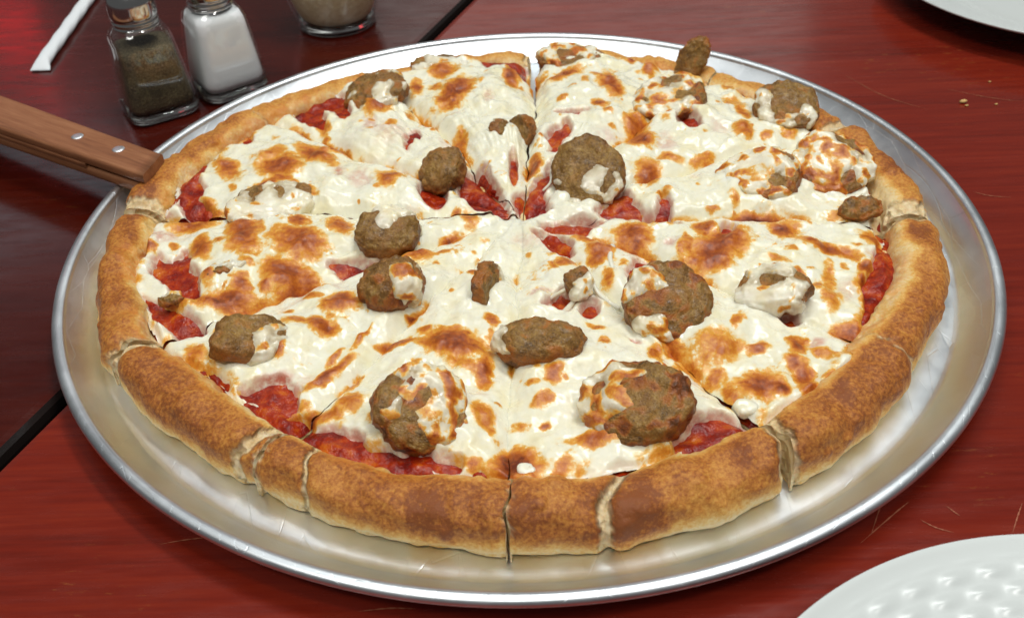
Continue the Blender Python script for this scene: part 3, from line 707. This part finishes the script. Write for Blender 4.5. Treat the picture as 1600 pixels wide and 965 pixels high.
    bake = bake * (1 - .35 * ss(.3, .75, np.sin(np.radians(deg) * 1.0)))                 # the far rim baked paler
    oil = ss(-.006, .001, Rr - rin) * (1 - ss(.003, .011, Rr - rin + .004 * n2(x, y, .012, 54))) * ss(-.1, .4, n2(x, y, .030, 55) + .25) * .75
    v = np.stack([x, y, z], 1)
    f = grid_faces(nu, nr)
    # closing faces: bottom and the two cut faces
    A = {'bake': bake, 'crumb': crumb, 'oil': oil}
    first = np.arange(nr); last = (nu - 1) * nr + np.arange(nr)
    nv = len(v); extra = []; polys = []
    for (idx, flip) in ((first, False), (last, True)):
        top = v[idx]; N = 7
        bot = top.copy(); bot[:, 2] = ZB + LIFT[k]
        rows = np.stack([top + (bot - top) * t for t in np.linspace(0, 1, N)], 1)
        base = nv + sum(len(e) for e in extra)
        extra.append(rows.reshape(-1, 3)); g = grid_faces(nr, N, base)
        polys.append(g[:, ::-1] if flip else g)
    inner = np.stack([v[:, 0].reshape(nu, nr)[:, [0, -1]], v[:, 1].reshape(nu, nr)[:, [0, -1]], np.full((nu, 2), ZB + LIFT[k])], -1)
    base = nv + sum(len(e) for e in extra); extra.append(inner.reshape(-1, 3)); polys.append(grid_faces(nu, 2, base)[:, ::-1])
    ne = sum(len(e) for e in extra)
    v = np.vstack([v] + extra); f = np.vstack([f] + polys)
    A = {'bake': np.r_[A['bake'], np.full(ne, .1)], 'crumb': np.r_[A['crumb'], np.r_[np.ones(ne - len(inner.reshape(-1, 3))), np.zeros(len(inner.reshape(-1, 3)))]], 'oil': np.r_[A['oil'], np.zeros(ne)]}
    mesh('crust', v - off, f, None, M_CRUST, root, A)
    # --- sauce sheet
    nu2 = int(span * .175 / .0014); r2 = np.linspace(.004, .1930, 138); u2 = umap(nu2)
    U, Rr = [a.ravel() for a in np.meshgrid(u2, r2, indexing='ij')]
    th, x, y, d0, d1 = slice_xy(k, U, Rr)
    h = base_h(k, x, y, Rr, d0, d1)
    se = (r_in(th) + .0002 + e_off(th, _ES) + .0042 * n2(x, y, .024, 61) + .0014 * n2(x, y, .005, 62)) - Rr
    z = h + .0016 + .0013 * n2(x, y, .008, 63) + .0006 * n2(x, y, .003, 64) - .0035 * (1 - ss(0, .004, se)) + .0030 * ss(-.008, .004, Rr - r_in(th)) - .0014 * (np.exp(-(d0 / .0015) ** 2) + np.exp(-(d1 / .0015) ** 2))
    vv, ff, at = keep_faces(np.stack([x, y, z], 1), grid_faces(nu2, len(r2)), se > -.002, {})
    mesh('sauce', vv - off, ff, None, M_SAUCE, root, at)
    # --- cheese sheet
    nu3 = int(span * .165 / .00072); r3 = np.linspace(.0035, .1930, 258); u3 = umap(nu3)
    U, Rr = [a.ravel() for a in np.meshgrid(u3, r3, indexing='ij')]
    th, x, y, d0, d1 = slice_xy(k, U, Rr)
    h = base_h(k, x, y, Rr, d0, d1)
    sd, edge, br, tn = topping_fields(x, y, Rr)
    m = np.minimum(sd, edge)
    cov = ss(-.0008, .0030, m)
    fray = ss(.0, .006, m)
    T = -.0012 + .0046 * cov + .0007 * fray
    T = T + (.0028 * n2(x, y, .016, 71) + .0015 * n2(x, y, .0068, 72) + .00028 * n2(x, y, .0026, 73) + .0016 * ss(.03, .09, Rr) * ss(.0, .5, n2(x, y, .035, 77)) * pn(np.stack([th * 34 + 100, Rr / .022 + 100, 0 * x + 7.5], 1))) * cov
    T = T + cov * (.0010 * br * (1 + .6 * n2(x, y, .0045, 74)) - .0010 * tn)
    T = T - .0007 * (np.exp(-(d0 / .0012) ** 2) + np.exp(-(d1 / .0012) ** 2)) * ss(.01, .05, Rr)
    # cheese climbs against the meatball slices lying in it
    for b in BALLS:
        bx, by = b.c[0] - PC[0], b.c[1] - PC[1]
        q = np.hypot((x - bx) * b.t1[0] + (y - by) * b.t1[1], ((x - bx) * b.t2[0] + (y - by) * b.t2[1]))
        dx, dy = x - bx, y - by
        e = np.sqrt(((dx * b.t1[0] + dy * b.t1[1]) / b.r1) ** 2 + ((dx * b.t2[0] + dy * b.t2[1]) / (b.r2 * max(abs(b.t2[:2]).max(), .35))) ** 2)
        dd = (e - 1) * min(b.r1, b.r2)
        T = T + cov * .0018 * np.exp(-np.maximum(dd, 0) / .0035) * (1 - ss(-.004, -.010, dd) * 0)
    z = h + .0016 + T + .0040 * ss(-.003, .006, Rr - r_in(th))
    thin = np.clip(tn + .55 * (1 - ss(.0004, .0040, m)) * (sd < edge) + .25 * (1 - ss(0, .003, m)), 0, 1)
    br = np.clip(br + .30 * (1 - ss(.0, .010, edge)) * ss(-.1, .4, n2(x, y, .012, 75)) + .38 * np.exp(-(np.minimum(d0, d1) / .0022) ** 2) * ss(.0, .45, n2(x, y, .022, 76)) * (Rr > .04), 0, 1)
    vv, ff, at = keep_faces(np.stack([x, y, z], 1), grid_faces(nu3, len(r3)), T > -.0011, {'brown': br, 'thin': thin, 'veil': 0 * br})
    mesh('cheese', vv - off, ff, None, M_CHEESE, root, at)
    for b in MB_ON[k]:
        b.c = b.c - off; ball_mesh(b, root); b.c = b.c + off
    return root
ROOTS = [build_slice(k) for k in range(12)]

def strand(k, pts, rad):                         # pulled thread of cheese; points: photo x, y, height
    off = np.array([PC[0], PC[1], ZB])
    o = tube('cheese_strand', [back(*p) - off for p in pts], rad, M_CHEESE, ROOTS[k])
    for a in ('brown', 'thin', 'veil'): o.data.attributes.new(a, 'FLOAT', 'POINT')
k_ = lambda px, py: slice_of(*(back(px, py, .02)[:2] - PC))
for pts, rad in [
  ([(866, 250, .026), (862, 270, .025), (860, 285, .022), (848, 298, .0185)], [.0014, .0010, .0007, .0006]),
  ([(908, 318, .020), (912, 326, .0185), (913, 333, .017)], [.0005, .0003, .0005]),
  ([(925, 314, .020), (926, 322, .0185), (926, 331, .017)], [.0004, .0003, .0004]),
  ([(918, 440, .027), (905, 458, .0245), (893, 475, .022), (884, 488, .0185)], [.0010, .0009, .0012, .0020]),
  ([(924, 440, .026), (935, 458, .0235), (950, 472, .0205), (968, 482, .018)], [.0012, .0010, .0010, .0014]),
  ([(860, 466, .0205), (873, 458, .0235), (885, 452, .025)], [.0012, .0008, .0012]),
  ([(1196, 436, .0285), (1196, 452, .0262), (1197, 470, .0228), (1199, 490, .0185)], [.0010, .0009, .0010, .0018]),
  ([(957, 385, .0205), (953, 402, .022), (957, 420, .021), (962, 442, .018)], [.0016, .0012, .0012, .0018])]:
    strand(k_(*pts[len(pts) // 2][:2]), pts, rad)

# half melted cubes of cheese left whole on the browned parts
for i, (px, py, sz, rz) in enumerate([(1167, 637, .0050, .5), (822, 735, .0036, .2)]):
    S, F = ico_sphere(); k = k_(px, py); off = np.array([PC[0], PC[1], ZB])
    q = S / np.maximum((np.abs(S) ** 3).sum(1) ** (1 / 3), 1e-6)[:, None] * np.array([sz, sz * .85, sz * .62]); q = q * (1 + .22 * n3(q, .004, 200 + i))[:, None]
    c_, s_ = math.cos(rz), math.sin(rz); q = np.stack([q[:, 0] * c_ - q[:, 1] * s_, q[:, 0] * s_ + q[:, 1] * c_, q[:, 2]], 1)
    z0 = np.zeros(len(q)); mesh('cheese_cube', q + back(px, py, .0180) - off, F, None, M_CHEESE, ROOTS[k], {'brown': z0, 'thin': z0, 'veil': z0})

# ------------------------------------------------------------------ pizza server (wooden handle, steel blade under one slice)
HT = .0312; tipR, tipF, endR, endF = [back(px, py, HT)[:2] for px, py in ((253, 240), (223, 274), (0, 147), (0, 201))]
ax = nrm(np.r_[((endR + endF) / 2 - (tipR + tipF) / 2), 0]); pv = np.array([-ax[1], ax[0], 0.])
tip = np.r_[(tipR + tipF) / 2, 0.]
server = thing('pizza_server', 'wooden handled pizza server with two rivets resting on the pan rim', 'server', tuple(tip))
server.rotation_euler = (0, 0, math.atan2(ax[1], ax[0]))
def slab(name, x0, x1, w0, w1, z0, z1, mat, parent, bev=.0025, skew=0., n=24):
    sec = []
    for (sx, sz, a0) in ((1, -1, -90), (1, 1, 0), (-1, 1, 90), (-1, -1, 180)):
        for a in np.radians(np.linspace(a0, a0 + 90, 5)): sec.append((sx, sz, math.cos(a), math.sin(a)))
    v = []
    for i in range(n):
        t = i / (n - 1); x = x0 + (x1 - x0) * t; w = (w0 + (w1 - w0) * t) / 2
        b = bev if 0 < i < n - 1 else bev * .9
        for sx, sz, ca, sa in sec:
            yy = sx * (w - b) + b * ca; zz = (z1 - b if sz > 0 else z0 + b) + b * sa
            v.append((x + skew * yy, yy, zz))
    m = len(sec); i = np.arange(n - 1)[:, None]; j = np.arange(m)[None]
    f = np.stack([i * m + j, (i + 1) * m + j, (i + 1) * m + (j + 1) % m, i * m + (j + 1) % m], -1).reshape(-1, 4)
    sm = np.r_[np.ones(len(f), bool), [False, False]]
    return mesh(name, np.array(v), f[:, ::-1], [list(range(m)), list(range((n - 1) * m, n * m))[::-1]], mat, parent, smooth=sm)
dR = np.r_[tipR, 0] - tip; SK = (dR @ ax) / (dR @ pv); hw0, hw1 = .0215, .0300
slab('handle', .0, .19, hw0, hw1, HT - .0058, HT, M_WOOD, server, .0018, SK)
slab('handle', .0, .19, hw0, hw1, .0180, HT - .0070, M_WOOD, server, .0018, SK)
slab('handle', .046, .1895, hw0 + .0030, hw1 - .0008, HT - .0078, HT - .0050, M_WOOD, server, .0006, SK)
slab('tang', .004, .06, .012, .012, HT - .0069, HT - .0059, M_DARKSTEEL, server, .0004)
# neck going down behind the crust to the blade under the slice
nk = smooth_prof([(.030, HT - .0064), (.012, HT - .0066), (.006, .0200), (.003, .0120), (.000, .0060), (-.006, FL + .0012), (-.026, FL + .0012)], 6)
v = []
for (x, z) in nk:
    for yy in (-.007, .007): v += [(x, yy, z), (x - .0008, yy, z - .0008)]
q = []
for i in range(len(nk) - 1):
    a = i * 4; q += [[a, a + 2, a + 6, a + 4], [a + 1, a + 5, a + 7, a + 3], [a, a + 4, a + 5, a + 1], [a + 2, a + 3, a + 7, a + 6]]
mesh('neck', np.array(v), np.array(q), None, M_DARKSTEEL, server)
bl = [(-.024, -.035), (-.020, -.010), (-.020, .010), (-.024, .035), (-.135, .006), (-.140, 0), (-.135, -.006)]
v = [(x, y, FL + .0003) for x, y in bl] + [(x, y, FL + .0012) for x, y in bl]; m = len(bl)
mesh('blade', np.array(v), np.array([[i, (i + 1) % m, m + (i + 1) % m, m + i] for i in range(m)]), [list(range(m))[::-1], list(range(m, 2 * m))], M_DARKSTEEL, server, smooth=False)
for px, py in ((121, 213), (185, 233)):
    p = back(px, py, HT); d = p - tip; lx, ly = d @ ax, d @ pv
    r = .0034
    rv = lathe('rivet', [(0.00005, HT + .0006), (r * .5, HT + .00055), (r * .85, HT + .0004), (r, HT + .0001), (r, HT - .003)], 28, M_STEEL, server)
    rv.location = (lx, ly, 0)

# ------------------------------------------------------------------ shakers
def octo(w, ch, n=5):                            # rounded square section, half width w, corner share ch
    pts = []
    r = w * ch
    for cx, cy, a0 in ((w - r, w - r, 0), (-(w - r), w - r, 90), (-(w - r), -(w - r), 180), (w - r, -(w - r), 270)):
        for a in np.radians(np.linspace(a0, a0 + 90, n)): pts.append((cx + r * math.cos(a), cy + r * math.sin(a)))
    return np.array(pts)
def loft(name, secs, mat, parent, cap0=True, cap1=True):
    m = len(secs[0][0]); v = np.vstack([np.c_[s, np.full(m, z)] for s, z in secs]); n = len(secs)
    i = np.arange(n - 1)[:, None]; j = np.arange(m)[None]
    f = np.stack([i * m + j, i * m + (j + 1) % m, (i + 1) * m + (j + 1) % m, (i + 1) * m + j], -1).reshape(-1, 4)
    polys = ([list(range(m))[::-1]] if cap0 else []) + ([list(range((n - 1) * m, n * m))] if cap1 else [])
    return mesh(name, v, f, polys or None, mat, parent)
def shaker(name, label, px, py, rot, fill_mat, fill_name, fill_top, group=None):
    p = back(px, py, 0); t = thing(name, label, 'shaker', (p[0], p[1], 0)); t.rotation_euler = (0, 0, rot)
    def sec(w, ch): return octo(w, ch)
    outer = [(sec(.0200, .50), .0006), (sec(.0216, .46), .0016), (sec(.0222, .42), .0040), (sec(.0219, .40), .009), (sec(.0199, .40), .028), (sec(.0178, .42), .046), (sec(.0173, .46), .0505),
             (sec(.0163, .60), .0540), (sec(.0146, .85), .0570), (sec(.0130, 1.), .0590), (sec(.0126, 1.), .0605), (sec(.0126, 1.), .0660)]
    inner = [(sec(.0108, 1.), .0660), (sec(.0110, 1.), .0590), (sec(.0140, .75), .0550), (sec(.0158, .50), .0505), (sec(.0164, .44), .046), (sec(.0185, .42), .028), (sec(.0205, .42), .0095), (sec(.0200, .42), .0075), (sec(.0150, .5), .0062)]
    loft('glass_body', outer + inner, M_GLASS, t)
    loft('glass_base', [(sec(.0150, .5), .0003), (sec(.0196, .50), .0005), (sec(.0212, .46), .0016), (sec(.0218, .42), .0040), (sec(.0214, .40), .0064), (sec(.0190, .42), .0067), (sec(.0100, .5), .0062)], M_SOLID, t)
    zs = np.linspace(.0072, fill_top, 12)
    def wi(z): return np.interp(z, [.0062, .0075, .0095, .028, .046, .0505, .0550], [.0150, .0199, .0204, .0184, .0163, .0157, .0139])
    S = [(sec(wi(z), .42), z) for z in zs]; S.append((sec(wi(fill_top) * .6, .6), fill_top + .0016)); S.append((sec(wi(fill_top) * .2, .9), fill_top + .0022))
    o = loft(fill_name, S, fill_mat, t)
    lid = lathe('lid', smooth_prof([(.0134, .0565), (.0140, .0575), (.0134, .0590), (.0141, .0605), (.0135, .0622), (.0142, .0640), (.0142, .0690), (.0136, .0740), (.0105, .0790), (.0060, .0815), (.0002, .0822)], 5), 40, M_CHROME, t)
    for i in range(7):
        a = i * math.pi / 3; rr = 0 if i == 6 else .0050
        h = lathe('shaker_hole', [(.0001, .0), (.0007, 0), (.0007, -.0006)], 10, M_EDGE, lid); h.location = (rr * math.cos(a), rr * math.sin(a), .0818 if i < 6 else .0824)
    return t
shaker('pepper_shaker', 'glass pepper shaker with metal lid, full of dark ground pepper', 251, 170, .55, M_PEPPER, 'ground_pepper', .0440)
shaker('salt_shaker', 'glass salt shaker with metal lid, full of white salt', 359, 137, .62, M_SALT, 'salt', .0535)

p = back(528, 36, 0)
jar = thing('cheese_jar', 'round glass jar of grated parmesan cheese beside the salt shaker', 'jar', (p[0], p[1], 0))
jo = smooth_prof([(.0002, .0018), (.020, .0012), (.0265, .0002), (.0285, .0012), (.0288, .0035), (.0290, .0065), (.0345, .022), (.0385, .040), (.0385, .060), (.0350, .075), (.0310, .083), (.0310, .092)], 5)
ji = smooth_prof([(.0285, .092), (.0288, .083), (.0325, .074), (.0360, .060), (.0360, .040), (.0318, .022), (.0262, .0085), (.0200, .0070), (.0002, .0068)], 5)
lathe('glass_body', np.vstack([jo, ji]), 72, M_GLASS, jar)
lathe('glass_base', smooth_prof([(.0002, .0020), (.020, .0014), (.0255, .0004), (.0278, .0012), (.0282, .0035), (.0280, .0066), (.0255, .0072), (.0200, .0068), (.0002, .0066)], 5), 72, M_SOLID, jar)
lathe('grated_cheese', smooth_prof([(.0002, .0072), (.0200, .0074), (.0257, .0090), (.0313, .022), (.0355, .040), (.0355, .058), (.030, .062), (.015, .065), (.0002, .066)], 5), 60, M_PARM, jar)
lathe('lid', smooth_prof([(.0330, .082), (.0335, .084), (.0335, .098), (.0310, .101), (.0150, .103), (.0002, .104)], 5), 60, M_CHROME, jar)

# ------------------------------------------------------------------ straw in its paper sleeve
a = back(60, 104, .004); b = back(133, 0, .005); dv = nrm(b - a); L = .21; sd_ = np.array([-dv[1], dv[0], 0.])
straw = thing('wrapped_straw', 'drinking straw in a white paper sleeve with a crimped end', 'straw', tuple(np.r_[a[:2], 0]))
v = []; N = 70; m = 16
for i in range(N):
    t = i / (N - 1); s = t * L
    fl_ = math.exp(-(s / .006) ** 2); w_ = .0050 + .0022 * fl_; hgt = .0027 * (1 - fl_) + .0005
    for j in range(m):
        an = 2 * math.pi * j / m; ca, sa = math.cos(an), math.sin(an)
        rr = 1 + .05 * math.sin(7 * s / .03 + 3 * an) * (1 - fl_)
        jag = .0010 * math.sin(9 * ca) * (i == 0)
        pz = .0033 * (1 - fl_) + .0009 * fl_ + hgt * sa * rr * 1.0
        v.append((dv[0] * (s + jag) + sd_[0] * w_ * math.copysign(abs(ca) ** .7, ca) * rr, dv[1] * (s + jag) + sd_[1] * w_ * math.copysign(abs(ca) ** .7, ca) * rr, max(pz, .0003)))
i = np.arange(N - 1)[:, None]; j = np.arange(m)[None]
f = np.stack([i * m + j, i * m + (j + 1) % m, (i + 1) * m + (j + 1) % m, (i + 1) * m + j], -1).reshape(-1, 4)
mesh('paper_sleeve', np.array(v), f, [list(range(m))[::-1], list(range((N - 1) * m, N * m))], M_PAPER, straw)
lv = tube('straw', [dv * s + np.array([0, 0, .0034]) for s in np.linspace(.012, L + .012, 6)], [.0022] * 6, M_PAPER, straw, 12)

# ------------------------------------------------------------------ plates
def plate(label, c, R, embossed):
    prof = [(.0003, .0030), (R * .30, .0030), (R * .50, .0034), (R * .58, .0048), (R * .66, .0090), (R * .74, .0130), (R * .86, .0165), (R * .95, .0196), (R * .985, .0212), (R * .997, .0216)]
    up = smooth_prof(prof, 22 if embossed else 8)
    under = smooth_prof([(R, .0208), (R * .985, .0196), (R * .90, .0150), (R * .70, .0072), (R * .60, .0014), (R * .56, .0002), (R * .52, .0004), (R * .50, .0014), (.0003, .0014)], 6)
    pf = np.vstack([up, under]); n = 720 if embossed else 200
    o = lathe('plate', pf, n, M_CHINA, None, loc=(c[0], c[1], 0))
    if embossed:
        me = o.data; co = np.empty(len(me.vertices) * 3, np.float32); me.vertices.foreach_get('co', co); co = co.reshape(-1, 3)
        r = np.hypot(co[:, 0], co[:, 1]); a = np.arctan2(co[:, 1], co[:, 0])
        top = np.tile(np.arange(len(pf)) < len(up), n)
        band = ss(.60 * R, .66 * R, r) * (1 - ss(.925 * R, .955 * R, r)) * top
        K = 54; rowf = (r / R - .60) / .335 * 7
        row = np.floor(rowf); ph = (a * K / (2 * np.pi) + .5 * (row % 2))
        cell = np.sin(np.pi * rowf) ** 2 * np.sin(np.pi * ph) ** 2
        co[:, 2] += .0008 * cell * band
        me.vertices.foreach_set('co', co.ravel()); me.update()
    tag(o, label, 'plate', 'white plates')
    return o
plate('white glazed plate with a basket weave embossed rim', (.1638, -.3368), .13, True)
plate('plain white plate beyond the pizza, standing over its dark reflection', (.4017, .2895), .13, False)

# ------------------------------------------------------------------ crumbs on the table
for i, (px, py, s) in enumerate([(1505, 161, .0022), (1510, 166, .0012), (1556, 164, .0011), (1546, 129, .0010)]):
    S, F = ico_sphere(); import bmesh
    bm = bmesh.new(); bmesh.ops.create_icosphere(bm, subdivisions=2, radius=1)
    cv = np.array([q.co[:] for q in bm.verts]); cf = np.array([[q.index for q in f.verts] for f in bm.faces]); bm.free()
    cv = cv * (1 + .5 * n3(cv, .9, 90 + i))[:, None] * np.array([s, s * .6, s * .45]); cv[:, 2] -= cv[:, 2].min()
    q = back(px, py, 0)
    o = mesh('bread_crumb', cv, cf, None, M_CRUMB, None, loc=(q[0], q[1], 0))
    tag(o, ['larger golden bread crumb on red tabletop near the plain plate', 'tiny crumb touching the larger golden crumb on red tabletop', 'tiny pale crumb alone on red tabletop, below the plain plate', 'tiny pale crumb on red tabletop closest to the plain plate'][i], 'crumb', 'crumbs on the table')
